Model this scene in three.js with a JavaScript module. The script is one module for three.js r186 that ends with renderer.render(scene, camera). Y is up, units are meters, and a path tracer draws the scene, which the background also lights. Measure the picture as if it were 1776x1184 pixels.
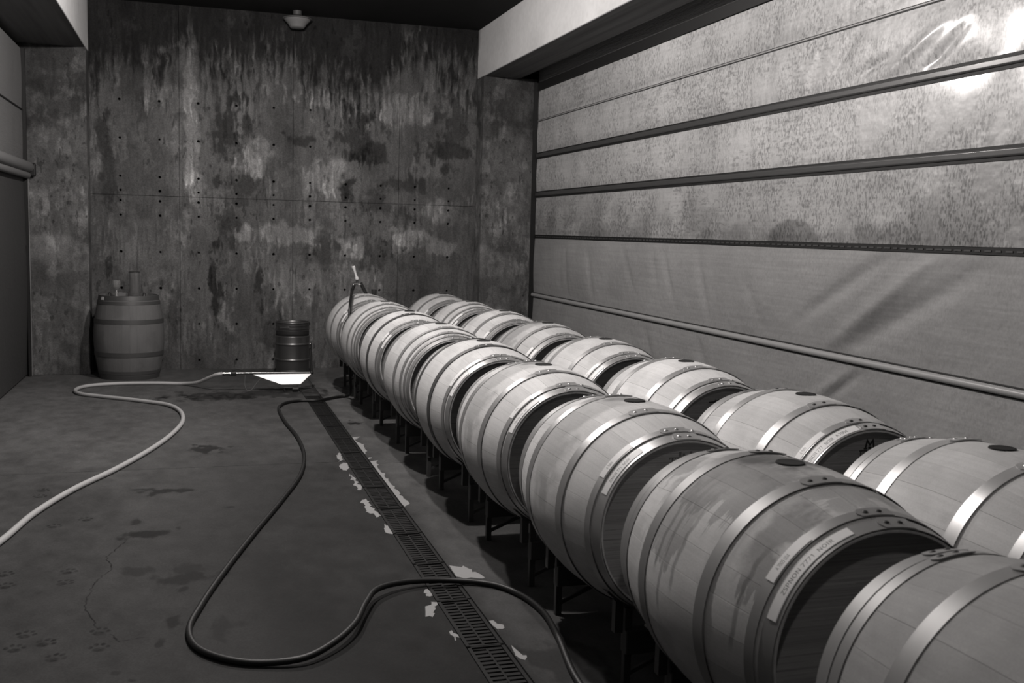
import * as THREE from 'three';
import { mergeGeometries } from 'three/addons/utils/BufferGeometryUtils.js';
import { RoundedBoxGeometry } from 'three/addons/geometries/RoundedBoxGeometry.js';

// ------------------------------------------------------------------ camera, light, exposure
// x to the right, y up, depth d runs away from the photographer along the barrel rows (z = -d)
const scene = new THREE.Scene();
scene.background = new THREE.Color(0x000000);
const camera = new THREE.PerspectiveCamera(36.41, 1776 / 1184, 0.05, 60);
camera.position.set(0, 1.54, 0);
camera.quaternion.setFromRotationMatrix(new THREE.Matrix4().makeBasis(
  new THREE.Vector3(0.95633, 0.02598, 0.29113),
  new THREE.Vector3(0.00538, 0.99431, -0.1064),
  new THREE.Vector3(-0.29224, 0.10332, 0.95075)));
camera.focus = 6;
camera.userData.fStop = 6.3;
const renderer = new THREE.WebGLRenderer({ antialias: true });
renderer.toneMapping = THREE.LinearToneMapping;
renderer.toneMappingExposure = 1.45;
renderer.shadowMap.enabled = true;
const LAMP_TINT = new THREE.Color().setRGB(1, 0.945, 0.915);
// x, depth, candela of the lit ceiling lamps (all out of the frame)
const LAMPS = [[0.62, 8.0, 13], [0.62, 4.9, 15.5], [0.62, 0.9, 2.0]];
const LAMP_Y = 3.46;

// ------------------------------------------------------------------ helpers
function hash(ix, iy, s) {
  let h = Math.imul(ix, 374761393) + Math.imul(iy, 668265263) + Math.imul(s, 1274126177) | 0;
  h = Math.imul(h ^ (h >>> 13), 1274126177); h ^= h >>> 16;
  return (h >>> 0) / 4294967296;
}
function noise(x, y, s = 0) {
  const ix = Math.floor(x), iy = Math.floor(y); let fx = x - ix, fy = y - iy;
  fx = fx * fx * (3 - 2 * fx); fy = fy * fy * (3 - 2 * fy);
  const a = hash(ix, iy, s), b = hash(ix + 1, iy, s), c = hash(ix, iy + 1, s), d = hash(ix + 1, iy + 1, s);
  return a + (b - a) * fx + (c - a) * fy + (a - b - c + d) * fx * fy;
}
function fbm(x, y, o, s = 0) { let v = 0, a = 0.5, t = 0; for (let i = 0; i < o; i++) { v += a * noise(x, y, s + i * 17); t += a; a *= 0.5; x = x * 2.03 + 11.7; y = y * 2.03 + 5.3; } return v / t; }
let seed = 7;
const rnd = () => { seed = (Math.imul(seed, 1664525) + 1013904223) | 0; return (seed >>> 0) / 4294967296; };
const clamp = (v, a = 0, b = 1) => Math.min(b, Math.max(a, v));
const sstep = (a, b, x) => { const t = clamp((x - a) / (b - a)); return t * t * (3 - 2 * t); };
const toS = (v) => v <= 0.0031308 ? 12.92 * v : 1.055 * Math.pow(v, 1 / 2.4) - 0.055;
const V3 = (x, y, z) => new THREE.Vector3(x, y, z);
function dataTex(w, h, f, srgb = true) {                 // f(u, v) -> linear grey, v = 0 at the bottom
  const d = new Uint8Array(w * h * 4);
  for (let j = 0; j < h; j++) for (let i = 0; i < w; i++) {
    const g = clamp(f((i + 0.5) / w, (j + 0.5) / h)); const b = Math.round(255 * (srgb ? toS(g) : g)), k = 4 * (j * w + i);
    d[k] = d[k + 1] = d[k + 2] = b; d[k + 3] = 255;
  }
  const t = new THREE.DataTexture(d, w, h, THREE.RGBAFormat);
  t.wrapS = t.wrapT = THREE.MirroredRepeatWrapping; t.magFilter = THREE.LinearFilter; t.minFilter = THREE.LinearMipmapLinearFilter; t.generateMipmaps = true;
  if (srgb) t.colorSpace = THREE.SRGBColorSpace;
  t.needsUpdate = true; return t;
}
const lin = (g) => new THREE.Color().setRGB(g, g, g);
const mat = (g, roughness = 0.8, o = {}) => new THREE.MeshStandardMaterial({ color: lin(g), roughness, ...o });
const taken = {};
function numbered(n) { const k = taken[n] = (taken[n] ?? -1) + 1; return k ? n + '_' + String(k).padStart(3, '0') : n; }
function part(name, g, m, parent, label) {
  const o = new THREE.Mesh(g, m); o.name = numbered(name); o.castShadow = o.receiveShadow = true;
  if (label) o.userData.label = label;
  parent.add(o); return o;
}
function thing(name, label, category, pos = [0, 0, 0], group) {
  const o = new THREE.Group(); o.name = numbered(name); o.position.set(...pos);
  o.userData = { label, category }; if (group) o.userData.group = group;
  scene.add(o); return o;
}
function struct(name, label, pos = [0, 0, 0]) {
  const o = new THREE.Group(); o.name = name; o.position.set(...pos); o.userData = { kind: 'structure', label }; scene.add(o); return o;
}
const box = (w, h, d, x = 0, y = 0, z = 0) => new THREE.BoxGeometry(w, h, d).translate(x, y, z);
const rbox = (w, h, d, r, x = 0, y = 0, z = 0) => new RoundedBoxGeometry(w, h, d, 2, r).translate(x, y, z);
const noUV = (g) => { const n = g.index ? g.toNonIndexed() : g; return n; };
const merge = (gs) => mergeGeometries(gs.map(noUV), false);
function rod(a, b, r, seg = 10) {                        // a round bar from a to b
  const A = V3(...a), B = V3(...b), d = B.clone().sub(A), l = d.length();
  const g = new THREE.CylinderGeometry(r, r, l, seg);
  g.applyQuaternion(new THREE.Quaternion().setFromUnitVectors(V3(0, 1, 0), d.normalize()));
  return g.translate(...A.add(B).multiplyScalar(0.5).toArray());
}
function bar(a, b, w, h, up = V3(0, 1, 0)) {             // a square bar from a to b
  const A = V3(...a), B = V3(...b), d = B.clone().sub(A), l = d.length(); d.normalize();
  const s = Math.abs(d.dot(up)) > 0.99 ? V3(1, 0, 0) : up.clone().cross(d).normalize(), u = d.clone().cross(s);
  const g = new THREE.BoxGeometry(w, h, l);
  g.applyMatrix4(new THREE.Matrix4().makeBasis(s, u, d));
  return g.translate(...A.add(B).multiplyScalar(0.5).toArray());
}
function tube(pts, r, n, rs = 10) {
  return new THREE.TubeGeometry(new THREE.CatmullRomCurve3(pts.map((p) => V3(...p)), false, 'centripetal'), n, r, rs, false);
}
function gridGeo(fn, nu, nv, dir, uvf) {
  const P = [], UV = [], I = [];
  for (let j = 0; j <= nv; j++) for (let i = 0; i <= nu; i++) { const p = fn(i / nu, j / nv); P.push(p[0], p[1], p[2]); UV.push(...(uvf ? uvf(i / nu, j / nv) : [i / nu, j / nv])); }
  for (let j = 0; j < nv; j++) for (let i = 0; i < nu; i++) { const a = j * (nu + 1) + i; I.push(a, a + 1, a + nu + 2, a, a + nu + 2, a + nu + 1); }
  const g = new THREE.BufferGeometry();
  g.setAttribute('position', new THREE.Float32BufferAttribute(P, 3)); g.setAttribute('uv', new THREE.Float32BufferAttribute(UV, 2)); g.setIndex(I);
  g.computeVertexNormals();
  const m = Math.floor(nv / 2) * (nu + 1) + Math.floor(nu / 2), N = g.attributes.normal;
  if (N.getX(m) * dir[0] + N.getY(m) * dir[1] + N.getZ(m) * dir[2] < 0) {
    for (let k = 0; k < I.length; k += 3) { const t = I[k]; I[k] = I[k + 1]; I[k + 1] = t; }
    g.setIndex(I); g.computeVertexNormals();
  }
  return g;
}
const sub = (a, b) => [a[0] - b[0], a[1] - b[1], a[2] - b[2]];
const mix3 = (a, b, t) => [a[0] + (b[0] - a[0]) * t, a[1] + (b[1] - a[1]) * t, a[2] + (b[2] - a[2]) * t];
// closed plate: f(u, v, side) gives the outer (0) and the inner (1) face
function shell(f, nu, nv, uvf, closed = false) {
  const fi = (n) => Math.floor(n / 2) / n, cu = fi(nu), cv = fi(nv);
  const g = [gridGeo((u, v) => f(u, v, 0), nu, nv, sub(f(cu, cv, 0), f(cu, cv, 1)), uvf), gridGeo((u, v) => f(u, v, 1), nu, nv, sub(f(cu, cv, 1), f(cu, cv, 0)), uvf)];
  const e = 0.02;
  for (const v of [0, 1]) g.push(gridGeo((u, t) => mix3(f(u, v, 1), f(u, v, 0), t), nu, 1, sub(f(cu, v, 0), f(cu, Math.abs(v - e), 0)), uvf && ((u) => uvf(u, v))));
  if (!closed) for (const u of [0, 1]) g.push(gridGeo((v, t) => mix3(f(u, v, 1), f(u, v, 0), t), nv, 1, sub(f(u, cv, 0), f(Math.abs(u - e), cv, 0)), uvf && ((v) => uvf(u, v))));
  return mergeGeometries(g, false);
}
const lathe = (pts, n = 40) => new THREE.LatheGeometry(pts.map(([r, y]) => new THREE.Vector2(r, y)), n);
function canvas(w, h, draw) {
  const c = document.createElement('canvas'); c.width = w; c.height = h; draw(c.getContext('2d'), w, h);
  const t = new THREE.CanvasTexture(c); t.colorSpace = THREE.SRGBColorSpace; t.magFilter = THREE.LinearFilter; return t;
}

// ------------------------------------------------------------------ room sizes (metres)
const DW = 11.576, DF = -3, CEIL = 3.80, XL = -1.6, XR = 3.697, PX = -1.018, CX = 3.07, DP = 11.29, BEAM_Y = 3.265;

// ------------------------------------------------------------------ surface textures
const DARK = [[0.37, 2.47, 0.21, 0.45, 0.8], [1.1, 2.5, 0.15, 0.07, 0.7], [1.67, 2.56, 0.25, 0.28, 0.8], [1.88, 2.36, 0.22, 0.13, 0.8], [1.6, 1.97, 0.09, 0.18, 0.9], [2.82, 2.82, 0.2, 0.29, 0.6], [2.73, 2.43, 0.33, 0.16, 0.7], [-0.88, 2.43, 0.08, 0.29, 0.7], [0.22, 0.87, 0.07, 0.46, 0.9], [0.67, 0.88, 0.05, 0.25, 0.8], [0.34, 1.52, 0.12, 0.31, 0.6], [2.25, 1.67, 0.12, 0.12, 0.7], [1.92, 1.85, 0.19, 0.13, 0.5], [-0.83, 1.94, 0.08, 0.35, 0.6], [0.55, 1.93, 0.15, 0.18, 0.6], [-0.87, 1.1, 0.04, 0.11, 0.8], [-0.22, 0.62, 0.08, 0.37, 0.4], [1.35, 1.26, 0.16, 0.16, 0.4], [1.99, 1.28, 0.39, 0.16, 0.4], [0.8, 0.5, 0.15, 0.25, 0.4], [2.24, 2.05, 0.26, 0.09, 0.6], [-0.49, 2.78, 0.11, 0.23, 0.4]];
const LIGHT = [[0.55, 2.26, 0.24, 0.18, 0.8], [-0.02, 2.68, 0.07, 0.83, 0.7], [0.02, 1.91, 0.1, 0.18, 0.6], [1.35, 2.08, 0.28, 0.19, 0.7], [0.92, 1.47, 0.45, 0.11, 0.9], [2.38, 1.45, 0.2, 0.13, 0.7], [2.71, 1.75, 0.27, 0.13, 0.6], [1.68, 1.33, 0.14, 0.11, 0.8], [2.17, 2.87, 0.38, 0.16, 0.5], [1.34, 2.95, 0.25, 0.12, 0.5], [2.72, 1.36, 0.2, 0.1, 0.7], [-0.5, 1.29, 0.34, 0.3, 0.35], [1.04, 0.94, 0.25, 0.25, 0.4], [-0.26, 2.85, 0.23, 0.15, 0.6], [2.5, 2.26, 0.2, 0.16, 0.6], [1.61, 0.95, 0.38, 0.26, 0.3]];
const STAIN_SHADE = [[-1.2, 2.9], [-0.99, 2.92], [-0.49, 3.04], [-0.2, 3.15], [-0.03, 3.45], [0.08, 3.11], [0.49, 3.07], [0.97, 3.23], [1.22, 2.97], [1.59, 2.95], [1.91, 2.89], [2.22, 3.31], [2.62, 3.28], [3.2, 3.18]];
function stainShade(x) { for (let i = 1; i < STAIN_SHADE.length; i++) if (x < STAIN_SHADE[i][0]) { const a = STAIN_SHADE[i - 1], b = STAIN_SHADE[i]; return a[1] + (b[1] - a[1]) * (x - a[0]) / (b[0] - a[0]); } return 3.18; }
function blob(b, x, y, nx, ny) { const e = Math.hypot((x - b[0]) / b[2] + nx, (y - b[1]) / b[3] + ny); return e > 1.6 ? 0 : b[4] * (1 - sstep(0.62, 1.25, e)); }
// weathered form-cast concrete: drips, scuffs and stains with their own outlines, shade painted at the wall top
function concrete(x, y, s, blobs) {
  const wx = (fbm(x * 13, y * 9, 4, s + 31) - 0.5), wy = (fbm(x * 13, y * 9, 4, s + 37) - 0.5);
  const n1 = fbm(x * 2.1, y * 1.3, 4, s), n2 = fbm(x * 42 + wx * 2, y * 5 + wy, 4, s + 3), n3 = noise(x * 130, y * 130, s + 5), n4 = fbm(x * 6 + wx, y * 4 + wy, 5, s + 9);
  let g = 0.112 * (0.5 + n1) * (0.55 + 0.9 * n2) * (0.78 + 0.44 * n3);
  g *= 1 - 0.34 * sstep(0.5, 0.66, n4 * 0.55 + n2 * 0.45); g *= 1 + 0.5 * sstep(0.54, 0.7, fbm(x * 5 + wx * 2, y * 2.6 + wy * 2, 5, s + 21) * 0.7 + 0.3 * n2);
  g *= 1 - 0.45 * sstep(0.68, 0.78, fbm(x * 34, y * 12, 3, s + 27)) * sstep(0.45, 0.6, n1);
  if (blobs) {
    const nx = wx * 2.2 + (n2 - 0.5) * 0.7, ny = wy * 2.2 + (n2 - 0.5) * 0.9, st = 0.5 + n2;
    for (const b of DARK) g *= 1 - 0.74 * blob(b, x, y, nx, ny) * Math.min(1.15, st + 0.1);
    for (const b of LIGHT) g *= 1 + 1.35 * blob(b, x, y, nx * 0.7, ny * 0.7) * (0.45 + 1.1 * n2);
    const t = stainShade(x) + (n2 - 0.5) * 0.62 + (n4 - 0.5) * 0.5 + wy * 0.3;
    g *= 1 - 0.86 * sstep(t - 0.34, t + 0.36, y);  // stain and painted shade together darken the wall top
  }
  return g;
}
const wallTex = dataTex(1280, 1152, (u, v) => concrete(-1.05 + u * 4.2, v * 3.85, 1, true));
const pierTex = dataTex(512, 1280, (u, v) => { const x = u * 1.3, y = v * 3.4, w = fbm(x * 6, y * 6, 5, 31) - 0.5;
  let g = concrete(x + 9, y * 1.3, 61) * 0.95 * (1 + 0.45 * sstep(0.5, 0.68, fbm(x * 7, y * 7, 5, 77)));
  g *= 1 - 0.5 * sstep(2.3, 2.7, y + w * 0.9); g *= 1 + 0.8 * (1 - sstep(0.3, 1.1, Math.hypot((x - 0.22) / 0.3, (y - 1.28) / 0.22) + w * 1.6)); return g; });
const STAINS = [[0.47, 9.77, 0.659, 0.2, 0.8], [0.16, 9.61, 0.395, 0.15, 0.8], [0.85, 10.0, 0.319, 0.17, 0.8], [1.63, 10.05, 0.277, 0.152, 0.6], [0.1, 7.4, 0.104, 0.12, 0.9], [-0.17, 6.22, 0.111, 0.07, 0.9], [-0.3, 6.3, 0.064, 0.028, 0.7], [-0.25, 5.37, 0.11, 0.084, 0.9], [-0.3, 5.6, 0.034, 0.045, 0.8], [-0.07, 4.62, 0.144, 0.103, 0.7], [-0.25, 4.78, 0.061, 0.058, 0.5], [-0.03, 4.77, 0.075, 0.067, 0.5], [-0.05, 4.49, 0.023, 0.03, 0.7], [-0.09, 4.11, 0.051, 0.063, 0.8], [-0.13, 3.93, 0.02, 0.046, 0.7], [0.11, 4.03, 0.064, 0.125, 0.4], [1.2, 8.21, 0.06, 0.08, 1.1], [-0.26, 3.68, 0.023, 0.025, 0.5], [1.26, 3.35, 0.14, 0.25, 0.6], [0.17, 5.79, 0.03, 0.025, 0.6], [-0.21, 3.6, 0.015, 0.014, 0.6]];
const PAWS = [[-0.84, 6.38, 0.3], [-0.54, 4.84, 0.2], [-0.54, 4.69, 0.6], [-0.8, 4.86, 0.2], [-0.77, 4.7, 0.1], [-0.48, 3.86, 0.4], [-0.61, 4.11, 0.3], [-0.63, 3.98, 0], [-0.53, 4.01, 0.5], [-0.35, 4.08, 0.2], [-0.34, 3.92, 0], [-0.69, 5.6, 0.3], [-0.55, 5.7, -0.3], [-0.84, 6.24, 0.1]];
const CRACKS = [[[-0.33, 5.25], [-0.4, 5.02], [-0.36, 4.85], [-0.42, 4.66], [-0.43, 4.48], [-0.43, 4.35], [-0.39, 4.21], [-0.36, 4.11]], [[-0.31, 4.04], [-0.27, 3.96], [-0.21, 3.98], [-0.16, 3.98]]];
function paw(x, d) {
  let m = 0;
  for (const [px, pd, a] of PAWS) {
    if (Math.abs(x - px) > 0.07 || Math.abs(d - pd) > 0.09) continue;
    const c = Math.cos(a), s = Math.sin(a), X = (x - px) * c - (d - pd) * s, Y = (x - px) * s + (d - pd) * c;
    m = Math.max(m, 1 - sstep(0.7, 1.25, Math.hypot(X / 0.022, (Y + 0.02) / 0.02)));
    for (const [tx, ty] of [[-0.03, 0.004], [-0.012, 0.028], [0.012, 0.028], [0.03, 0.004]]) m = Math.max(m, 1 - sstep(0.6, 1.3, Math.hypot((X - tx) / 0.009, (Y - ty) / 0.014)));
  }
  return m;
}
function crack(x, d) {
  let m = 0;
  for (const c of CRACKS) for (let i = 1; i < c.length; i++) {
    const [ax, ad] = c[i - 1], [bx, b] = c[i], vx = bx - ax, vd = b - ad, t = clamp(((x - ax) * vx + (d - ad) * vd) / (vx * vx + vd * vd));
    m = Math.max(m, 1 - sstep(0.001, 0.0045, Math.hypot(x - ax - vx * t + (noise(d * 40, x * 30, 3) - 0.5) * 0.014, (d - ad - vd * t) * 0.8)));
  }
  return m;
}
function floorTone(x, d) {
  const n1 = fbm(x * 1.6, d * 1.1, 4, 101), n2 = fbm(x * 14, d * 9, 4, 105), n3 = noise(x * 210, d * 210, 107), n4 = noise(x * 420, d * 420, 108);
  // trowelled pale concrete on the left, worn dark aggregate towards the drain and the near end, which also has lamp falloff painted in
  const worn = sstep(-0.55, 0.55, x + (n1 - 0.5) * 1.1 + (n2 - 0.5) * 0.25) * (1 - sstep(1.05, 1.2, x)), near = sstep(8.6, 4.0, d + (n1 - 0.5) * 1.5);
  let g = (0.112 - 0.058 * near) * (1 - (0.32 + 0.34 * near) * worn) * (0.7 + 0.6 * n1) * (0.68 + 0.64 * n2) * (0.86 + 0.28 * n3);
  g *= 1 + (0.4 + 2.2 * worn) * sstep(0.955, 1, n4);
  const wx = (fbm(x * 16, d * 9, 4, 111) - 0.5) * 2.2, wd = (fbm(x * 16, d * 9, 4, 113) - 0.5) * 2.2;
  for (const b of STAINS) if (Math.abs(x - b[0]) < b[2] * 2.6 && Math.abs(d - b[1]) < b[3] * 2.6) g *= 1 - 0.72 * blob(b, x, d, wx, wd) * (0.75 + 0.5 * n2);
  g *= 1 - 0.6 * paw(x, d) * (0.4 + 0.9 * noise(x * 90, d * 90, 131));
  g *= 1 - 0.75 * crack(x, d) * (0.5 + 0.8 * noise(x * 25, d * 25, 133));
  return g;
}
const floorNear = dataTex(1536, 2048, (u, v) => floorTone(-1.6 + u * 2.6, 2.6 + v * 4.3));
const floorFar = dataTex(1024, 1024, (u, v) => floorTone(-1.6 + u * 2.6, 6.8 + v * 4.8));
const floorSide = dataTex(512, 1536, (u, v) => floorTone(1.1 + u * 1.6, 2.6 + v * 9.0));
const floorBump = dataTex(512, 512, (u, v) => 0.5 * noise(u * 128, v * 128, 5) + 0.5 * noise(u * 40, v * 40, 6), false);

// ------------------------------------------------------------------ floor: six slabs, the drain slot between them
const floor = struct('floor', 'worn grey concrete floor with a drain slot, stains and paw prints');
part('sub_floor', box(XR - XL + 1.2, 0.1, DW - DF + 0.6, (XR + XL) / 2, -0.27, -(DW + DF) / 2), mat(0.03, 0.95), floor);
function slab(x0, x1, d0, d1, tex, U0, U1, D0, D1) {
  const g = new THREE.BoxGeometry(x1 - x0 - 0.004, 0.22, d1 - d0 - 0.005).translate((x0 + x1) / 2, -0.11, -(d0 + d1) / 2);
  const p = g.attributes.position, uv = g.attributes.uv;
  for (let i = 0; i < p.count; i++) uv.setXY(i, (p.getX(i) - U0) / (U1 - U0), (-p.getZ(i) - D0) / (D1 - D0));
  part('floor_slab', g, new THREE.MeshPhysicalMaterial({ map: tex, roughness: 0.8, specularIntensity: 0.35, bumpMap: floorBump, bumpScale: 0.0012 }), floor);
}
const DX0 = 0.9636, DX1 = 1.1147;
slab(XL - 0.3, DX0, DF, 6.82, floorNear, -1.6, 1.0, 2.6, 6.9);
slab(XL - 0.3, DX0, 6.82, DW, floorFar, -1.6, 1.0, 6.8, 11.6);
slab(DX1, XR + 0.3, DF, 6.73, floorSide, 1.1, 2.7, 2.6, 11.6);
slab(DX1, XR + 0.3, 6.73, 9.22, floorSide, 1.1, 2.7, 2.6, 11.6);
slab(DX1, XR + 0.3, 9.22, DW, floorSide, 1.1, 2.7, 2.6, 11.6);
slab(DX0, DX1, 9.63, DW, floorFar, -1.6, 1.0, 6.8, 11.6);
{ // chipped pale coating left along both edges of the drain
  const polys = [[[0.936, 7.07], [0.959, 7.09], [0.951, 6.93], [0.92, 6.84], [0.915, 6.94]], [[0.913, 6.75], [0.959, 6.77], [0.946, 6.58], [0.919, 6.55], [0.892, 6.63]], [[0.923, 6.48], [0.937, 6.41], [0.951, 6.14], [0.943, 6.03], [0.918, 6.07], [0.924, 6.26]], [[0.901, 5.82], [0.939, 5.84], [0.938, 5.63], [0.962, 5.46], [0.938, 5.43], [0.9, 5.55], [0.9, 5.7]], [[0.942, 5.28], [0.962, 5.26], [0.962, 5.13], [0.933, 5.12], [0.931, 5.18]], [[1.117, 7.64], [1.16, 7.66], [1.12, 7.5], [1.148, 7.34], [1.126, 7.02], [1.118, 7.04], [1.117, 7.19], [1.117, 7.45]], [[1.117, 6.92], [1.135, 6.9], [1.118, 6.86]],
    [[1.117, 6.81], [1.149, 6.8], [1.132, 6.58], [1.136, 6.34], [1.136, 6.03], [1.142, 5.69], [1.12, 5.6], [1.117, 5.66], [1.117, 6.04], [1.117, 6.34], [1.117, 6.63]], [[1.124, 4.54], [1.166, 4.54], [1.188, 4.42], [1.202, 4.37], [1.14, 4.35], [1.118, 4.42]], [[1.117, 3.85], [1.149, 3.79], [1.129, 3.74], [1.118, 3.8]], [[1.123, 3.57], [1.141, 3.48], [1.127, 3.45], [1.118, 3.52]], [[0.94, 4.24], [0.962, 4.24], [0.961, 4.17], [0.944, 4.16]], [[0.93, 4.12], [0.962, 4.1], [0.942, 4.02], [0.907, 3.95], [0.89, 3.97]], [[0.935, 3.77], [0.961, 3.75], [0.96, 3.7], [0.937, 3.7]]];
  const m = mat(0.30, 0.75);
  for (const P of polys) {
    const s = new THREE.Shape(); let first = true;
    P.forEach((a, i) => {
      const b = P[(i + 1) % P.length], n = Math.max(3, Math.round(Math.hypot(b[0] - a[0], b[1] - a[1]) / 0.03));
      for (let k = 0; k < n; k++) {
        const t = k / n; let x = a[0] + (b[0] - a[0]) * t, d = a[1] + (b[1] - a[1]) * t;
        if (x > 1.1) x = 1.117 + (x - 1.117) * 1.45; const edge = x > 1.1 ? x - 1.117 : 0.962 - x, j = Math.min(0.011, edge * 0.8);
        x += (hash(Math.round(x * 4000), Math.round(d * 4000), 5) - 0.5) * 2 * j; d += (hash(Math.round(x * 4000), Math.round(d * 4000), 9) - 0.5) * 0.05;
        if (first) s.moveTo(x, d); else s.lineTo(x, d); first = false;
      }
    });
    const g = new THREE.ExtrudeGeometry(s, { depth: 0.0015, bevelEnabled: false }).rotateX(-Math.PI / 2);
    part('coating_patch', g, m, floor, 'chipped pale coating beside the drain');
  }
}
{ // trough below the gratings
  const w = DX1 - DX0, len = 9.63 - DF, z = -(9.63 + DF) / 2, x = (DX0 + DX1) / 2;
  part('drain_trough', merge([box(w + 0.01, 0.01, len, x, -0.2, z), box(0.008, 0.16, len, DX0 + 0.004, -0.13, z), box(0.008, 0.16, len, DX1 - 0.004, -0.13, z)]), mat(0.012, 0.7), floor);
}

// ------------------------------------------------------------------ far wall with recessed joints and tie holes
const wallBack = struct('wall_back', 'stained concrete wall cast in large panels');
part('wall_core', box(XR - XL + 1.2, CEIL + 0.4, 0.3, (XR + XL) / 2, CEIL / 2 - 0.1, -DW - 0.215), mat(0.02, 0.95), wallBack);
const wallMat = new THREE.MeshPhysicalMaterial({ map: wallTex, roughness: 0.9, specularIntensity: 0.3, bumpMap: wallTex, bumpScale: 0.004 });
{
  const xs = [PX - 0.05, -0.145, 1.027, 2.187, CX + 0.05], rows = [[0, 1.835, [0.1, 0.49, 0.87, 1.25, 1.63, 1.78]], [1.835, CEIL, [1.885, 2.03, 2.42, 2.81]]], gap = 0.0035;
  for (let c = 0; c < 4; c++) for (const [y0, y1, hy] of rows) {
    const s = new THREE.Shape(); const a = xs[c] + gap, b = xs[c + 1] - gap, y0g = y0 + (y0 ? gap : 0), y1g = y1 - (y1 < 3 ? gap : 0);
    s.moveTo(a, y0g); s.lineTo(b, y0g); s.lineTo(b, y1g); s.lineTo(a, y1g);
    for (let k = 0; k < 10; k++) {
      const hx = -0.73 + k * 0.388; if (hx < a + 0.03 || hx > b - 0.03) continue;
      for (const y of hy) {
        if (y > 2.7 && hx > 1.3) continue; if (y > 1.9 && hx > 1.3 && y > 2.1) continue;
        const h = new THREE.Path(); h.absarc(hx, y, 0.013 + 0.004 * hash(k, Math.round(y * 100), 3), 0, Math.PI * 2, true); s.holes.push(h);
      }
    }
    const g = new THREE.ExtrudeGeometry(s, { depth: 0.06, bevelEnabled: true, bevelSize: 0.002, bevelThickness: 0.002, bevelSegments: 1, curveSegments: 5 }).translate(0, 0, -DW - 0.062);
    const p = g.attributes.position, uv = g.attributes.uv;
    for (let i = 0; i < p.count; i++) uv.setXY(i, (p.getX(i) + 1.05) / 4.2, p.getY(i) / 3.85);
    part('concrete_panel', g, wallMat, wallBack);
  }
  for (const [x0, x1] of [[XL - 0.05, PX], [CX, XR]]) {       // the two piers that stand proud of the wall
    const g = new RoundedBoxGeometry(x1 - x0, BEAM_Y, DW - DP, 2, 0.006).translate((x0 + x1) / 2, BEAM_Y / 2, -(DW + DP) / 2);
    const p = g.attributes.position, uv = g.attributes.uv;
    for (let i = 0; i < p.count; i++) uv.setXY(i, (p.getX(i) - x0 + (-p.getZ(i) - DP)) / 1.3 + (x0 > 0 ? 0.3 : 0), p.getY(i) / 3.4);
    part('concrete_pier', g, new THREE.MeshPhysicalMaterial({ map: pierTex, roughness: 0.9, specularIntensity: 0.3, bumpMap: pierTex, bumpScale: 0.004 }), wallBack);
  }
}
// ------------------------------------------------------------------ ceiling, beams and the remaining walls
const ceilTex = dataTex(512, 512, (u, v) => 0.016 * (0.5 + fbm(u * 9, v * 9, 5, 201)));
const ceiling = struct('ceiling', 'dark concrete ceiling');
part('ceiling_slab', box(XR - XL + 1.2, 0.2, DW - DF + 0.6, (XR + XL) / 2, CEIL + 0.1, -(DW + DF) / 2), new THREE.MeshPhysicalMaterial({ map: ceilTex, roughness: 0.95, specularIntensity: 0.2 }), ceiling);
const beamTex = dataTex(1024, 256, (u, v) => { const x = u * 15, y = v * 0.6; let g = 0.50 * (0.86 + 0.28 * fbm(x * 2, y * 3, 4, 211)) * (0.93 + 0.14 * fbm(x * 30, y * 30, 2, 213)); g *= 1 - 0.6 * (1 - sstep(0, 0.12, u * 15)) * sstep(0.3, 0.6, v + fbm(x * 9, y * 9, 3, 5) - 0.5); return g; });
const shadedSoffitMat = new THREE.MeshPhysicalMaterial({ map: ceilTex, color: lin(1), roughness: 0.95, specularIntensity: 0.2 });  // darker than the beam faces: underside shade painted into the colour
shadedSoffitMat.map = dataTex(512, 512, (u, v) => 0.14 * (0.6 + 0.8 * fbm(u * 9, v * 9, 5, 205)));
function beam(name, x0, x1, label) {
  const b = struct(name, label);
  const g = new RoundedBoxGeometry(x1 - x0, CEIL - BEAM_Y, DW - DF, 2, 0.008).translate((x0 + x1) / 2, (CEIL + BEAM_Y) / 2, -(DW + DF) / 2);
  const p = g.attributes.position, uv = g.attributes.uv;
  for (let i = 0; i < p.count; i++) uv.setXY(i, (DW + p.getZ(i)) / 15, (p.getY(i) - BEAM_Y) / 0.6 + (p.getX(i) - x0) * 0.5);
  part('concrete_beam', g, new THREE.MeshStandardMaterial({ map: beamTex, roughness: 0.8 }), b);
  part('soffit', box(x1 - x0 - 0.016, 0.004, DW - DF, (x0 + x1) / 2, BEAM_Y - 0.001, -(DW + DF) / 2), shadedSoffitMat, b, 'beam underside with shade painted into its colour');
  return b;
}
beam('trim_1', CX, XR - 0.2, 'pale concrete beam above the wide curtain door');
beam('trim_2', XL - 0.1, PX, 'pale concrete beam above the left door');
const plain = mat(0.04, 0.9);
part('wall_block', box(0.3, CEIL + 0.4, DW - DF + 0.6, XL - 0.25, CEIL / 2 - 0.1, -(DW + DF) / 2), plain, struct('wall_left', 'dark wall behind the left door'));
part('wall_block', box(0.3, CEIL + 0.4, DW - DF + 0.6, XR + 0.25, CEIL / 2 - 0.1, -(DW + DF) / 2), plain, struct('wall_right', 'wall behind the wide curtain door'));
part('wall_block', box(XR - XL + 1.2, CEIL + 0.4, 0.3, (XR + XL) / 2, CEIL / 2 - 0.1, -DF + 0.15), plain, struct('wall_front', 'wall behind the photographer'));

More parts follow.
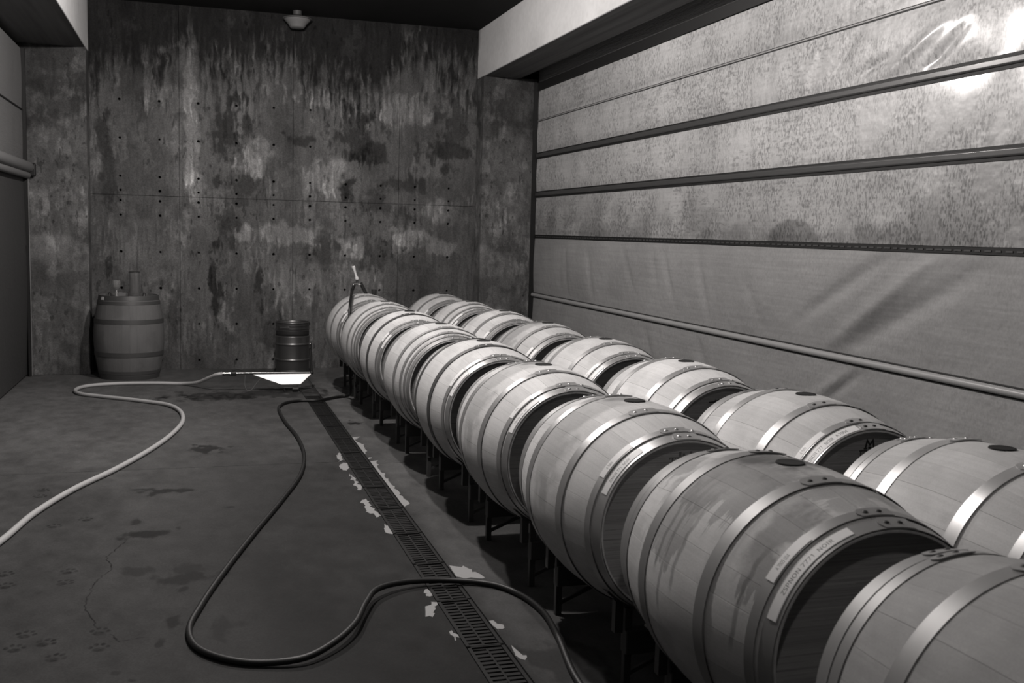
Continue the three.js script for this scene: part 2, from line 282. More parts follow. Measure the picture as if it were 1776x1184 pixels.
// ------------------------------------------------------------------ the wide curtain door on the right
const door1 = struct('door_1', 'wide vinyl curtain door divided by horizontal ribs', [XR, 0, -6.6]);
const D0 = 1.6, D1 = 11.24, DL = D1 - D0;
function curtainTone(d, y) {
  const upper = sstep(1.50, 1.53, y);
  const n1 = fbm(d * 1.4, y * 1.8, 4, 301), n2 = fbm(d * 140, y * 58, 3, 303), n3 = fbm(d * 2.5, y * 75, 3, 305), n5 = noise(d * 160, y * 160, 307), n6 = fbm(d * 5, y * 5, 4, 309);
  let g = 0.275 + 0.23 * upper; g *= 0.8 + 0.4 * n1; g *= 0.88 + 0.24 * n3; g *= 0.93 + 0.14 * n5;
  g *= 1 - (0.10 + 0.36 * upper) * sstep(0.46, 0.70, n2) * sstep(0.34, 0.66, n6 + 0.1 * upper);
  g *= 1 - 0.3 * upper * sstep(0.58, 0.72, fbm(d * 26, y * 70, 3, 321)) * sstep(0.4, 0.6, fbm(d * 2, y * 3, 3, 323));
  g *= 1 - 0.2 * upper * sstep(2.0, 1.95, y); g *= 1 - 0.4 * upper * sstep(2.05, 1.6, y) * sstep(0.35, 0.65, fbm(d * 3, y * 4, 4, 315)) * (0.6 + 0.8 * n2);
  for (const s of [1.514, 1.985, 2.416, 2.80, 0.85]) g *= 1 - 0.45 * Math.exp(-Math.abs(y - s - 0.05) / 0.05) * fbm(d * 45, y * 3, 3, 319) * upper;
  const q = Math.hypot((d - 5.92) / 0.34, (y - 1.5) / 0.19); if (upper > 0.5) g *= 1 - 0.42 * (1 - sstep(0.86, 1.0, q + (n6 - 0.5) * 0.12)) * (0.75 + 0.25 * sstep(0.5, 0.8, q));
  return g;
}
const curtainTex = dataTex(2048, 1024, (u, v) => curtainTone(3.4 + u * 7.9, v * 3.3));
const curtainBump = dataTex(1024, 512, (u, v) => { const d = 3.4 + u * 7.9, y = v * 3.3; return clamp(0.5 + 0.5 * (fbm(d * 5, y * 5, 3, 331) - 0.5) + 0.35 * (fbm(d * 30, y * 30, 3, 333) - 0.5) + 0.25 * (fbm(d * 9, y * 0.9, 2, 335) - 0.5)); }, false);
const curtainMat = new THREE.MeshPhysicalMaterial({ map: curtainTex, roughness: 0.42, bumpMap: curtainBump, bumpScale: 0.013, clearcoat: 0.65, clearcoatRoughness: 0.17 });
const curtainLow = new THREE.MeshPhysicalMaterial({ map: curtainTex, roughness: 0.6, bumpMap: curtainBump, bumpScale: 0.010, clearcoat: 0.12, clearcoatRoughness: 0.35 });
const FOLDS = [[[4.48, 1.52], [5.49, 0.87], 0.05, 0.012], [[4.85, 1.52], [5.83, 1.02], 0.045, -0.009], [[4.22, 1.42], [5.21, 0.94], 0.06, -0.012], [[5.25, 0.76], [5.65, 0.52], 0.04, 0.010], [[5.08, 0.82], [5.41, 0.6], 0.03, -0.009], [[7.86, 1.45], [7.6, 1.0], 0.035, -0.008], [[7.24, 1.47], [7.0, 0.9], 0.035, -0.008], [[8.7, 1.44], [8.41, 1.05], 0.035, -0.006], [[9.57, 1.42], [9.37, 0.9], 0.04, -0.006], [[8.1, 1.5], [7.95, 1.1], 0.03, -0.006], [[10.2, 1.5], [10.1, 0.9], 0.04, -0.005], [[6.5, 1.3], [6.2, 0.9], 0.05, -0.005], [[8.2, 0.8], [7.8, 0.3], 0.04, -0.007], [[7.2, 0.8], [6.9, 0.4], 0.04, -0.007],
  [[4.95, 2.58], [5.36, 2.5], 0.03, -0.007], [[4.59, 2.68], [5.09, 2.45], 0.03, 0.009], [[4.42, 2.64], [4.75, 2.43], 0.03, -0.008], [[5.3, 2.78], [5.6, 2.52], 0.03, -0.008], [[6.2, 2.72], [6.25, 2.48], 0.04, 0.006], [[5.74, 2.75], [5.91, 2.48], 0.03, 0.006], [[6.6, 2.75], [6.7, 2.5], 0.04, -0.005]];
function bulge(d, y, y0, y1) {
  const t = (y - y0) / (y1 - y0), env = Math.sin(Math.PI * clamp(t));
  const up = sstep(1.5, 1.53, y0); let h = (0.016 - 0.011 * up) * env * (0.4 + noise(d * 0.7, y0 * 9, 341)) + (fbm(d * 2.2, y * 1.2, 3, 343) - 0.5) * (0.022 - 0.010 * up) * env + (noise(d * 7, y * 0.8, 347) - 0.5) * 0.006 * env;
  for (const [a, b, w, k] of FOLDS) {
    const vx = b[0] - a[0], vy = b[1] - a[1], q = clamp(((d - a[0]) * vx + (y - a[1]) * vy) / (vx * vx + vy * vy)), r = Math.hypot(d - a[0] - vx * q, y - a[1] - vy * q);
    h += k * (2.4 - 0.9 * up) * Math.exp(-r * r / (w * w)) * Math.sin(Math.PI * (0.08 + 0.84 * q)) * sstep(0, 0.12, Math.min(t, 1 - t));
  }
  return h;
}
function curtain(y0, y1, m, ny) {
  const f = (u, v, s) => { const d = D1 - u * DL, y = y0 + v * (y1 - y0); return [-bulge(d, y, y0, y1) - (s ? -0.003 : 0), y, -d + 6.6]; };
  const g = shell(f, 260, ny, (u, v) => [((D1 - u * DL) - 3.4) / 7.9, (y0 + v * (y1 - y0)) / 3.3]);
  part('curtain_panel', g, m, door1);
}
curtain(0.015, 0.835, curtainLow, 28); curtain(0.875, 1.495, curtainLow, 28);
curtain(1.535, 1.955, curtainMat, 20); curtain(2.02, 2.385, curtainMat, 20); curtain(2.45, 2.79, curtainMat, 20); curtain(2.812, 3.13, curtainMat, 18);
const zc = -(D0 + D1) / 2 + 6.6, rubber = mat(0.006, 0.6), ribMat = new THREE.MeshPhysicalMaterial({ color: lin(0.05), roughness: 0.45, clearcoat: 0.5, clearcoatRoughness: 0.2 }), paleMat = new THREE.MeshPhysicalMaterial({ color: lin(0.33), roughness: 0.45, clearcoat: 0.3, clearcoatRoughness: 0.25 });
for (const y of [1.9875, 2.4175]) {           // stiffening ribs: a sleeve with two stitched dark edges
  const s = part('wind_rib', new RoundedBoxGeometry(0.026, 0.042, DL, 3, 0.011).translate(-0.006, y - 0.002, zc), ribMat, door1);
  part('welt', box(0.014, 0.014, DL, 0.004, 0.026 + y, zc), rubber, s); part('welt', box(0.016, 0.017, DL, 0.002, y - 0.0315, zc), rubber, s);
}
{ const s = part('seam_welt', new RoundedBoxGeometry(0.012, 0.010, DL, 2, 0.004).translate(-0.003, 2.801, zc), paleMat, door1);
  part('welt', box(0.008, 0.006, DL, 0.002, 2.809, zc), rubber, s); part('welt', box(0.008, 0.006, DL, 0.002, 2.793, zc), rubber, s); }
{ const s = part('zip_strip', box(0.012, 0.036, DL, 0.0, 1.515, zc), rubber, door1, 'dark joint strip with small metal studs');
  const t = []; for (let d = D0 + 0.05; d < D1; d += 0.07) t.push(box(0.005, 0.009, 0.035 + 0.02 * hash(Math.round(d * 100), 1, 2), -0.007, 1.515, -d + 6.6));
  const o = part('strip_studs', merge(t), mat(0.10, 0.4, { metalness: 0.5 }), s); o.userData.kind = 'stuff'; }
{ const g = new THREE.CylinderGeometry(0.021, 0.021, DL, 14).rotateX(Math.PI / 2).translate(-0.012, 0.855, zc);
  const s = part('bottom_bar', g, paleMat, door1, 'pale round bar in a sleeve across the curtain'); part('sleeve_edge', box(0.008, 0.006, DL, -0.006, 0.882, zc), ribMat, s); part('sleeve_edge', box(0.010, 0.012, DL, 0.0, 0.832, zc), rubber, s); }
part('head_seal', box(0.05, 0.085, DL + 0.05, 0.01, 3.178, zc), rubber, door1, 'black seal along the head of the door');
part('head_strip', box(0.02, 0.36, DL + 0.05, 0.012, 3.40, zc), curtainMat, door1, 'pale strip above the black seal');
part('guide_rail', merge([box(0.05, 3.22, 0.03, -0.012, 1.61, -D1 + 6.6 - 0.02), box(0.02, 3.22, 0.012, -0.045, 1.61, -D1 + 6.6 - 0.012)]), rubber, door1, 'black vertical guide rail');
part('guide_lip', box(0.008, 2.9, 0.008, -0.04, 1.45, -D1 + 6.6 - 0.038), mat(0.2, 0.5), door1);

// ------------------------------------------------------------------ the left door, mostly out of the frame
const door2 = struct('door_2', 'dark curtain door on the left with a rolled bar', [XL, 0, -6.6]);
{
  const d0 = 1.6, d1 = 11.22, l = d1 - d0, z = -(d0 + d1) / 2 + 6.6;
  const pale = new THREE.MeshPhysicalMaterial({ color: lin(0.16), roughness: 0.6, bumpMap: curtainBump, bumpScale: 0.006, clearcoat: 0.1 }), dk = mat(0.05, 0.7, { bumpMap: curtainBump, bumpScale: 0.006 });
  const f = (y0, y1) => shell((u, v, s) => { const d = d1 - u * l, y = y0 + v * (y1 - y0); return [bulge(d + 30, y, y0, y1) - (s ? 0.003 : 0), y, -d + 6.6]; }, 120, 12);
  part('curtain_panel', f(2.62, 3.2), pale, door2); part('curtain_panel', f(2.08, 2.61), pale, door2); part('curtain_panel', f(0.02, 1.96), dk, door2);
  part('seam_welt', box(0.014, 0.012, l, 0.004, 2.615, z), rubber, door2);
  const s = part('rolled_bar', new THREE.CylinderGeometry(0.052, 0.052, l, 18).rotateX(Math.PI / 2).translate(0.05, 2.065, z), mat(0.16, 0.6), door2, 'thick rolled bar across the left door');
  part('lower_roll', new THREE.CylinderGeometry(0.033, 0.033, l - 0.02, 16).rotateX(Math.PI / 2).translate(0.04, 1.985, z), mat(0.15, 0.6), s);
  part('bar_end', new RoundedBoxGeometry(0.12, 0.13, 0.04, 2, 0.015).translate(0.055, 2.04, -d1 + 6.6 - 0.018), rubber, s, 'black end cap');
  part('guide_rail', merge([box(0.05, 3.2, 0.03, 0.012, 1.6, -d1 + 6.6 - 0.02), box(0.02, 1.3, 0.05, 0.03, 0.65, -d1 + 6.6 + 0.02)]), rubber, door2, 'black vertical guide rail');
  part('guide_lip', box(0.006, 2.0, 0.006, 0.042, 1.0, -d1 + 6.6 - 0.034), mat(0.25, 0.4), door2);
}

// ------------------------------------------------------------------ drain gratings
{
  const iron = new THREE.MeshPhysicalMaterial({ color: lin(0.013), roughness: 0.7, specularIntensity: 0.5 }), w = DX1 - DX0 - 0.006, L = 0.5, rows = 15, pitch = L / rows;
  const barG = new THREE.BoxGeometry(0.062, 0.014, 0.020), frame = merge([box(0.014, 0.02, L - 0.004, -w / 2 + 0.007), box(0.014, 0.02, L - 0.004, w / 2 - 0.007), box(0.008, 0.014, L - 0.004, 0, -0.003), box(w, 0.02, 0.008, 0, 0, L / 2 - 0.006), box(w, 0.02, 0.008, 0, 0, -L / 2 + 0.006)]);
  const spots = []; for (let r = 0; r < rows; r++) for (const s of [-1, 1]) spots.push([s * (w / 4 - 0.0005), -0.003, -L / 2 + (r + (s > 0 ? 0.5 : 0.2)) * pitch + 0.004]);
  const joined = merge(spots.map((p) => barG.clone().translate(...p)));
  for (let k = 0; k < 22; k++) {
    const d = 9.62 - (k + 0.5) * L; if (d < 0.6) break;
    const near = d < 6.0 && d > 2.9;
    const ords = ['farthest', 'second farthest', 'third farthest', 'fourth farthest', 'fifth farthest', 'sixth farthest', 'seventh farthest', 'eighth farthest', 'ninth farthest', 'tenth farthest', 'eleventh farthest', 'twelfth farthest', 'thirteenth farthest', 'fourteenth farthest', 'fifteenth farthest', 'sixteenth farthest', 'seventeenth farthest', 'eighteenth farthest'];
    const o = thing('drain_grate', ords[k] + ' dark slotted grate in the line of gratings in the floor drain', 'drain grate', [(DX0 + DX1) / 2, -0.012, -d], 'gratings in the floor drain');
    part('grate_frame', frame, iron, o);
    if (near) for (const p of spots) part('grate_bar', barG, iron, o).position.set(...p);
    else part('grate_bars', joined, iron, o).userData.kind = 'stuff';
  }
}

// ------------------------------------------------------------------ barrels
const NST = 26, BL = 0.88, BR = 0.357, BH = 0.294;
const cuts = []; { let a = 0; for (let i = 0; i < NST; i++) { cuts.push(a); a += 0.75 + 0.5 * rnd(); } for (let i = 0; i < NST; i++) cuts[i] = cuts[i] / a + 0.012; }
const radius = (z) => { const s = Math.abs(z) / (BL / 2); return BR - (BR - BH) * (0.9 * s * s + 0.1 * s); };
// th = 0 on top, growing to the left as seen from the front end (+z)
const onB = (th, z, off = 0) => { const r = radius(z) + off; return [-Math.sin(th) * r, Math.cos(th) * r, z]; };
const staveOf = (u) => { let k = NST - 1; for (let i = 0; i < NST; i++) if (u >= cuts[i]) k = i; return u < cuts[0] ? NST - 1 : k; };
function woodTex(s, w, h, base, contrast, stain) {
  return dataTex(w, h, (u, v) => {
    const k = staveOf(u), th = (u - 0.5) * 2 * Math.PI, z = (v - 0.5) * BL, a = (u - 0.5) * 2 * Math.PI * BR;
    const tone = 0.5 + (hash(k, s, 71) - 0.5) * contrast, off = hash(k, s, 73) * 50;
    let g = base * (tone + 0.5) * (0.92 + 0.16 * fbm(a * 200 + off, z * 7, 3, s)) * (0.86 + 0.28 * fbm(a * 9, z * 6, 5, s + 5)) * (0.92 + 0.16 * noise(a * 500, z * 500, s + 9));
    g *= 1 - 0.1 * sstep(0.6, 0.72, fbm(a * 6, z * 6, 4, s + 13));
    if (stain) g *= stain(th, z, a, k);
    return g;
  });
}
const ringStain = (k1, r0) => (th, z, a) => { const q = Math.hypot(a / (r0 * 0.8), (z + 0.05) / r0) + (fbm(a * 14, z * 14, 4, 81) - 0.5) * 1.3; return 1 - k1 * (1 - sstep(0.35, 1.15, q)); };
function heavyStain(th, z, a, k) {
  let g = ringStain(0.72, 0.155)(th, z, a);
  const deg = th * 180 / Math.PI, n = fbm(a * 11, z * 11, 5, 91), n2 = fbm(a * 4, z * 60, 3, 93);
  // spilled wine down the left flank, with drips that follow the curve
  for (const [z0, z1, d0, d1, s] of [[-0.22, 0.16, 6, 46, 0.5], [-0.19, 0.0, 38, 70, 0.46], [0.25, 0.35, 22, 64, 0.5], [-0.40, -0.27, 16, 44, 0.4], [0.19, 0.33, -20, 18, 0.34]]) {
    const jag = (n - 0.5) * 0.16, dj = (n2 - 0.5) * 34 + (n - 0.5) * 26;
    const m = sstep(z0 - 0.03, z0 + 0.03, z + jag) * (1 - sstep(z1 - 0.012, z1 + 0.012, z + jag)) * sstep(d0 - 8, d0 + 5, deg + dj * 0.5) * (1 - sstep(d1 - 1.5, d1 + 1.5, deg + dj));
    g *= 1 - s * m * (0.55 + 0.7 * n);
  }
  for (const [zz, d1] of [[-0.17, 92], [-0.09, 84], [-0.05, 100], [0.30, 96], [0.02, 88]]) g *= 1 - 0.4 * (1 - sstep(0.004, 0.011, Math.abs(z - zz + (noise(deg * 0.2, zz * 50, 7) - 0.5) * 0.01))) * sstep(40, 55, deg) * (1 - sstep(d1 - 8, d1, deg));
  return g * (0.9 + 0.2 * n);
}
const midStain = (th, z, a) => { const deg = th * 180 / Math.PI, n = fbm(a * 9, z * 9, 5, 97); let g = ringStain(0.5, 0.10)(th, z, a); g *= 1 - 0.34 * sstep(-0.2, -0.1, z + (n - 0.5) * 0.2) * (1 - sstep(0.02, 0.1, z + (n - 0.5) * 0.2)) * sstep(5, 25, deg + n * 20) * (1 - sstep(70, 95, deg + (n - 0.5) * 60)); return g; };
const W = {
  pale: woodTex(11, 1024, 512, 0.53, 0.10), plain: woodTex(23, 1024, 512, 0.50, 0.13, ringStain(0.25, 0.08)),
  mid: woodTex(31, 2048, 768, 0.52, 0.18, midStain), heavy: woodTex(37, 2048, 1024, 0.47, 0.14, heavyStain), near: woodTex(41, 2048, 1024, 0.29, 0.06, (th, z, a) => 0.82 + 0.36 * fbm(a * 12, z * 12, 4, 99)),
};
const woods = {};
function woodMat(kind, k) { const key = kind + k; return woods[key] ??= new THREE.MeshStandardMaterial({ map: W[kind], color: lin(k), roughness: 0.72, bumpMap: W[kind], bumpScale: 0.0008 }); }
const staveG = [];
for (let i = 0; i < NST; i++) {
  const a = cuts[i], b = (i + 1 < NST ? cuts[i + 1] : cuts[0] + 1), e = 0.0010 / (2 * Math.PI * BR), lift = (hash(i, 3, 5) - 0.5) * 0.0005;
  const us = [a + e * 0.25, a + e * 1.6, a + (b - a) * 0.33, a + (b - a) * 0.67, b - e * 1.6, b - e * 0.25];
  const f = (u, v, s) => { const k = Math.round(u * 5), th = (us[k] - 0.5) * 2 * Math.PI, z = (v - 0.5) * BL; return onB(th, z, s ? -0.026 + 0.0205 * sstep(0.455, 0.475, Math.abs(v - 0.5)) : lift - (k % 5 ? 0 : 0.0007)); };
  staveG.push(shell(f, 5, 14, (u, v) => [us[Math.round(u * 5)], v]));
}
const hoopG = {};
function hoopGeo(z0, z1, lapTh) {
  const key = z0 + '/' + z1 + '/' + lapTh; if (hoopG[key]) return hoopG[key];
  const sg = Math.sign(z0 + z1);                      // the edge towards the barrel end stands a little off the wood
  const ring = shell((u, v, s) => { const e = sg > 0 ? v : 1 - v; return onB(u * 2 * Math.PI, z0 + v * (z1 - z0), s ? 0.0004 + 0.0030 * e * e : 0.0026 + 0.0030 * e); }, 72, 4, null, true);
  const hw = (z1 - z0) / 2, zm = (z0 + z1) / 2, len = 0.30;
  const wf = (u) => { const t = Math.max(0, u - 0.86) / 0.14; return hw * Math.sqrt(Math.max(0.03, 1 - t * t)); };
  const lap = shell((u, v, s) => onB(lapTh - 0.02 + u * len, zm + (v - 0.5) * 2 * wf(u) * 0.985, s ? 0.0040 : 0.0074), 16, 2);
  return hoopG[key] = mergeGeometries([ring, lap], false);
}
const rivetG = new THREE.SphereGeometry(0.0075, 10, 6, 0, Math.PI * 2, 0, Math.PI / 2).scale(1, 0.55, 1);
const headTex = (draw) => canvas(512, 512, (c) => {
  c.fillStyle = '#8a8a8a'; c.fillRect(0, 0, 512, 512);
  for (let i = 0; i < 9; i++) { const t = 128 + Math.floor(hash(i, 5, 6) * 18); c.fillStyle = `rgb(${t},${t},${t})`; c.fillRect(0, i * 57, 512, 57); }
  for (let i = 0; i < 900; i++) { const t = Math.floor(hash(i, 1, 9) * 70 + 90); c.fillStyle = `rgba(${t},${t},${t},0.35)`; c.fillRect(hash(i, 2, 9) * 512 - 80, hash(i, 3, 9) * 512, 60 + hash(i, 4, 9) * 240, 1 + hash(i, 6, 9) * 2); }
  c.strokeStyle = 'rgba(60,60,60,0.35)'; c.lineWidth = 1; for (let i = 1; i < 9; i++) { c.beginPath(); c.moveTo(0, i * 57); c.lineTo(512, i * 57); c.stroke(); }
  if (draw) draw(c);
});
// the head is 0.56 m across: 512 px, centre 256, up is smaller y
const headMaps = {
  none: headTex(null),
  crown: headTex((c) => { c.fillStyle = '#0c0c0c'; c.strokeStyle = '#0c0c0c'; c.lineWidth = 6; c.lineJoin = 'miter'; c.beginPath(); c.moveTo(243, 52); c.lineTo(249, 24); c.lineTo(260, 39); c.lineTo(271, 24); c.lineTo(276, 52); c.stroke(); c.fillRect(237, 49, 13, 5); c.fillRect(269, 49, 13, 5); c.fillRect(254, 45, 12, 8); c.font = 'bold 17px serif'; c.textAlign = 'center'; c.fillText('ECON', 247, 73); c.lineWidth = 2; c.strokeRect(222, 57, 62, 2); }),
  scrawl: headTex((c) => { c.strokeStyle = '#0c0c0c'; c.lineWidth = 6; c.beginPath(); c.moveTo(178, 54); c.lineTo(226, 51); c.moveTo(204, 46); c.lineTo(232, 56); c.moveTo(247, 74); c.bezierCurveTo(236, 54, 246, 42, 262, 50); c.moveTo(282, 24); c.lineTo(290, 44); c.moveTo(268, 42); c.lineTo(284, 40); c.stroke(); c.font = 'italic bold 26px serif'; c.fillStyle = '#0c0c0c'; c.fillText('Ao', 208, 58); }),
  brand: headTex((c) => { c.fillStyle = '#454545'; c.font = 'bold 34px serif'; c.fillText('TM', 208, 66); c.fillStyle = '#565656'; for (let i = 0; i < 7; i++) c.fillRect(240 + i * 12, 24 + (i % 3) * 6, 8, 15); }),
};
const headMats = {}; const headMat = (k, g) => headMats[k + g] ??= new THREE.MeshStandardMaterial({ map: headMaps[k], color: lin(g), roughness: 0.75 });
const headG = (() => { const r = 0.2925, g = new THREE.CylinderGeometry(r, r, 0.018, 56).rotateX(Math.PI / 2); const p = g.attributes.position, uv = g.attributes.uv; for (let i = 0; i < p.count; i++) uv.setXY(i, 0.5 + p.getX(i) / 0.56, 0.5 + p.getY(i) / 0.56); return g; })();
const bungG = lathe([[0.0001, 0.0012], [0.034, 0.0012], [0.036, 0.0026], [0.0385, 0.0022], [0.0395, -0.0006], [0.0395, -0.02], [0.0001, -0.02]], 28);
const bungMat = mat(0.004, 0.9);
const hoopMats = { bright: mat(0.52, 0.38, { metalness: 0.75 }), dull: mat(0.34, 0.5, { metalness: 0.55 }), dark: mat(0.10, 0.5, { metalness: 0.4 }), worn: mat(0.26, 0.5, { metalness: 0.45 }) };
const rivetMats = { dark: mat(0.03, 0.5, { metalness: 0.3 }), bright: mat(0.6, 0.3, { metalness: 0.9 }) };
const labelTex = {};
function labelMat(t) {
  return labelTex[t] ??= new THREE.MeshStandardMaterial({ roughness: 0.5, map: canvas(512, 64, (c) => { c.fillStyle = '#e9e9e9'; c.fillRect(0, 0, 512, 64); c.fillStyle = '#1c1c1c'; c.fillStyle = '#3a3a3a'; c.font = '34px sans-serif'; c.fillText(t, 110, 45, 330); c.fillStyle = 'rgba(120,120,120,0.25)'; c.fillRect(0, 0, 512, 3); c.fillRect(0, 60, 512, 4); }) });
}
const R = Math.PI / 180;
const HOOPS = {
  six: [[0.0005, 0.046], [0.058, 0.092], [0.245, 0.292]],
  eight: [[0.0005, 0.042], [0.056, 0.086], [0.118, 0.150], [0.238, 0.280]],
};
const PROTO = {};
function barrel(o) {
  const t = thing(o.name ?? 'oak_barrel', o.label, 'barrel', [o.x, o.base, -o.d], o.group);
  const mtx = o.upright ? new THREE.Matrix4().makeRotationX(-Math.PI / 2).setPosition(0, BL / 2, 0) : new THREE.Matrix4().makeTranslation(0, BR, 0);
  const put = (n, g, m, p, l) => { const k = part(n, g, m, p, l); if (p === t) { k.applyMatrix4(mtx); } return k; };
  const wm = woodMat(o.wood, o.tone ?? 1);
  for (const g of staveG) put('stave', g, wm, t);
  const hs = HOOPS[o.hoops ?? 'six'], lap = (o.lap ?? -4) * R;
  for (const end of [1, -1]) hs.forEach(([a, b], i) => {
    const z0 = end > 0 ? BL / 2 - b : -BL / 2 + a, z1 = end > 0 ? BL / 2 - a : -BL / 2 + b, th = lap + ((i * 37 + (end > 0 ? 0 : 11)) % 5 - 2) * 0.035;
    const hm = hoopMats[(o.darkHoop && i === hs.length - 1) ? 'dark' : (o.steel ?? 'dull')];
    const h = put('hoop', hoopGeo(z0, z1, th), hm, t);
    for (const q of [0.09, 0.21]) { const r = part('rivet', rivetG, rivetMats[o.rivets ?? 'bright'], h); const zz = (z0 + z1) / 2, p = onB(th + q, zz, 0.0068); r.position.set(...p); r.rotation.z = th + q; }
    if (q2(o, i, end)) { const r = part('rivet', rivetG, rivetMats[o.rivets ?? 'bright'], h), zz = (z0 + z1) / 2; r.position.set(...onB(th - 0.10, zz, 0.004)); r.rotation.z = th - 0.1; }
  });
  const hm = headMat(o.head ?? 'none', o.headTone ?? 0.55), hb = headMat('none', o.headTone ?? 0.5);
  const f = put('head', headG, hm, t); f.position.add(V3(0, 0, (BL / 2 - 0.034)).applyMatrix4(new THREE.Matrix4().extractRotation(mtx)));
  const k = put('head', headG, hb, t); k.position.add(V3(0, 0, -(BL / 2 - 0.034)).applyMatrix4(new THREE.Matrix4().extractRotation(mtx)));
  if (!o.noBung) { const b = part('bung', bungG, bungMat, t, 'dark bung'); if (o.upright) { b.rotation.x = Math.PI / 2; b.position.set(0, BL / 2, BR); } else b.position.set(0, 2 * BR, o.bungZ ?? 0); }
  for (const [txt, z0, z1, a0, a1] of o.labels ?? []) {
    const g = shell((u, v, s) => onB((a1 + (a0 - a1) * u) * R, z1 + (z0 - z1) * v, s ? 0.0052 : 0.0068), 14, 1);
    put('paper_label', g, labelMat(txt), t, 'white handwritten label strip');
  }
  if (o.scale) t.scale.setScalar(o.scale);
  return t;
}
function q2(o, i, end) { return (i + end) % 2 === 0 && (o.rivets ?? 'bright') === 'bright'; }
const X1 = 1.547, X2 = 2.3065, F8 = 2.4286, B8 = 2.4884, S = 1.0489, BASE = 0.5837 - BR;
const ORD = ['nearest', 'second', 'third', 'fourth', 'fifth', 'sixth', 'seventh', 'eighth', 'ninth'];
const LZ = BL / 2;
const lab = (a, b, c, d, e, f2) => [[a, LZ - 0.039, LZ - 0.011, b, c], [d, LZ - 0.089, LZ - 0.061, e, f2]];
const frontRow = [
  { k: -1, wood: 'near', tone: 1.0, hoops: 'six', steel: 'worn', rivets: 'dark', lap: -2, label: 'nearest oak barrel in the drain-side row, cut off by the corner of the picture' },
  { k: 0, wood: 'heavy', tone: 0.97, hoops: 'six', steel: 'worn', rivets: 'dark', lap: -8, headTone: 1.25, labels: lab('ZSPNON 7771  NOIR', 18, 72, 'A 7005 004', 33, 58), label: 'oak barrel with large dark wine stains and a long label strip reading ZSPNON' },
  { k: 1, wood: 'mid', tone: 1.08, hoops: 'six', steel: 'bright', headTone: 1.25, head: 'brand', labels: lab('ZINON 771  NOIR', 30, 66, 'A 7005', 32, 58), label: 'oak barrel with a faint stamped head, lying just behind the wine-stained barrel beside the drain' },
  { k: 2, wood: 'mid', tone: 1.12, hoops: 'six', steel: 'bright', labels: lab('ZINON 771  NR', 32, 66, 'A 7004', 34, 56), label: 'fourth barrel from the near end of the drain-side row, browned patch around its bung' },
  { k: 3, wood: 'plain', tone: 1.12, hoops: 'six', darkHoop: true, steel: 'bright', labels: lab('PN 777', 40, 68, 'A 7003', 40, 60), label: 'pale dark-hooped barrel, fifth from the near end of the drain-side row' },
  { k: 4, wood: 'pale', tone: 1.1, hoops: 'eight', label: 'pale barrel with closely set hoops, sixth from the near end of the drain-side row' },
  { k: 5, wood: 'pale', tone: 1.1, hoops: 'six', darkHoop: true, steel: 'bright', labels: lab('PN 115', 44, 66, 'A 7002', 44, 58), label: 'pale barrel third from the far end of the drain-side row' },
  { k: 6, wood: 'plain', tone: 1.05, hoops: 'eight', label: 'many-hooped pale barrel second from the far end of the drain-side row' },
  { k: 7, wood: 'plain', tone: 1.05, hoops: 'six', steel: 'bright', noBung: true, labels: lab('PN', 48, 66, 'A', 46, 52), label: 'farthest barrel of the drain-side row, black stopper and hand valve on top' },
];
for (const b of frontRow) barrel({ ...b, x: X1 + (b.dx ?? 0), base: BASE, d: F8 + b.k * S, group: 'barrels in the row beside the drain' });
const backRow = [
  { k: 0, wood: 'pale', tone: 0.98, hoops: 'six', steel: 'bright', label: 'nearest barrel of the door-side row, with a shining wide steel hoop', bungZ: 0 },
  { k: 1, headTone: 1.1, wood: 'pale', tone: 1.02, hoops: 'six', steel: 'bright', head: 'crown', rivets: 'dark', labels: [['ZINON 777   NOIR   A 7004', LZ - 0.042, LZ - 0.006, 10, 66], ['A 7009', LZ - 0.089, LZ - 0.061, 30, 56]], label: 'barrel of the door-side row with a letter M branded on its dark head' },
  { k: 2, headTone: 0.8, wood: 'pale', tone: 1.2, hoops: 'six', steel: 'bright', head: 'scrawl', label: 'brightest pale barrel of the door-side row, dark scrawl on its head and no label strips' },
  { k: 3, wood: 'plain', tone: 1.1, hoops: 'six', steel: 'bright', labels: lab('PN 777', 36, 64, 'A 7012', 40, 58), label: 'fourth barrel from the near end of the door-side row, stained patch on its right shoulder' },
  { k: 4, wood: 'mid', tone: 0.92, hoops: 'six', steel: 'dull', labels: lab('PN 777', 44, 62, 'A 7013', 44, 60), label: 'greyer barrel with a dark bung, fifth from the near end of the door-side row' },
  { k: 5, wood: 'pale', tone: 1.05, hoops: 'six', steel: 'bright', labels: [['A 7014', LZ - 0.089, LZ - 0.061, 44, 60]], label: 'pale barrel third from the far end of the door-side row' },
  { k: 6, wood: 'pale', tone: 1.0, hoops: 'eight', labels: lab('PN', 44, 54, 'A 7015', 30, 54), label: 'pale barrel second from the far end of the door-side row' },
  { k: 7, wood: 'plain', tone: 1.0, hoops: 'six', labels: [['PN 115', LZ - 0.089, LZ - 0.061, 44, 60]], label: 'farthest barrel of the door-side row, partly hidden by its neighbours' },
];
for (const b of backRow) barrel({ ...b, x: X2, base: BASE, d: B8 + b.k * S, group: 'barrels in the row beside the curtain door' });
const UPX = -0.632, UPD = 11.08, UPS = 0.945;
barrel({ name: 'upright_barrel', x: UPX, base: 0, d: UPD, upright: true, scale: UPS, wood: 'plain', tone: 0.28, hoops: 'six', steel: 'dark', noBung: true, label: 'oak barrel standing upright against the far wall with glassware on top' });

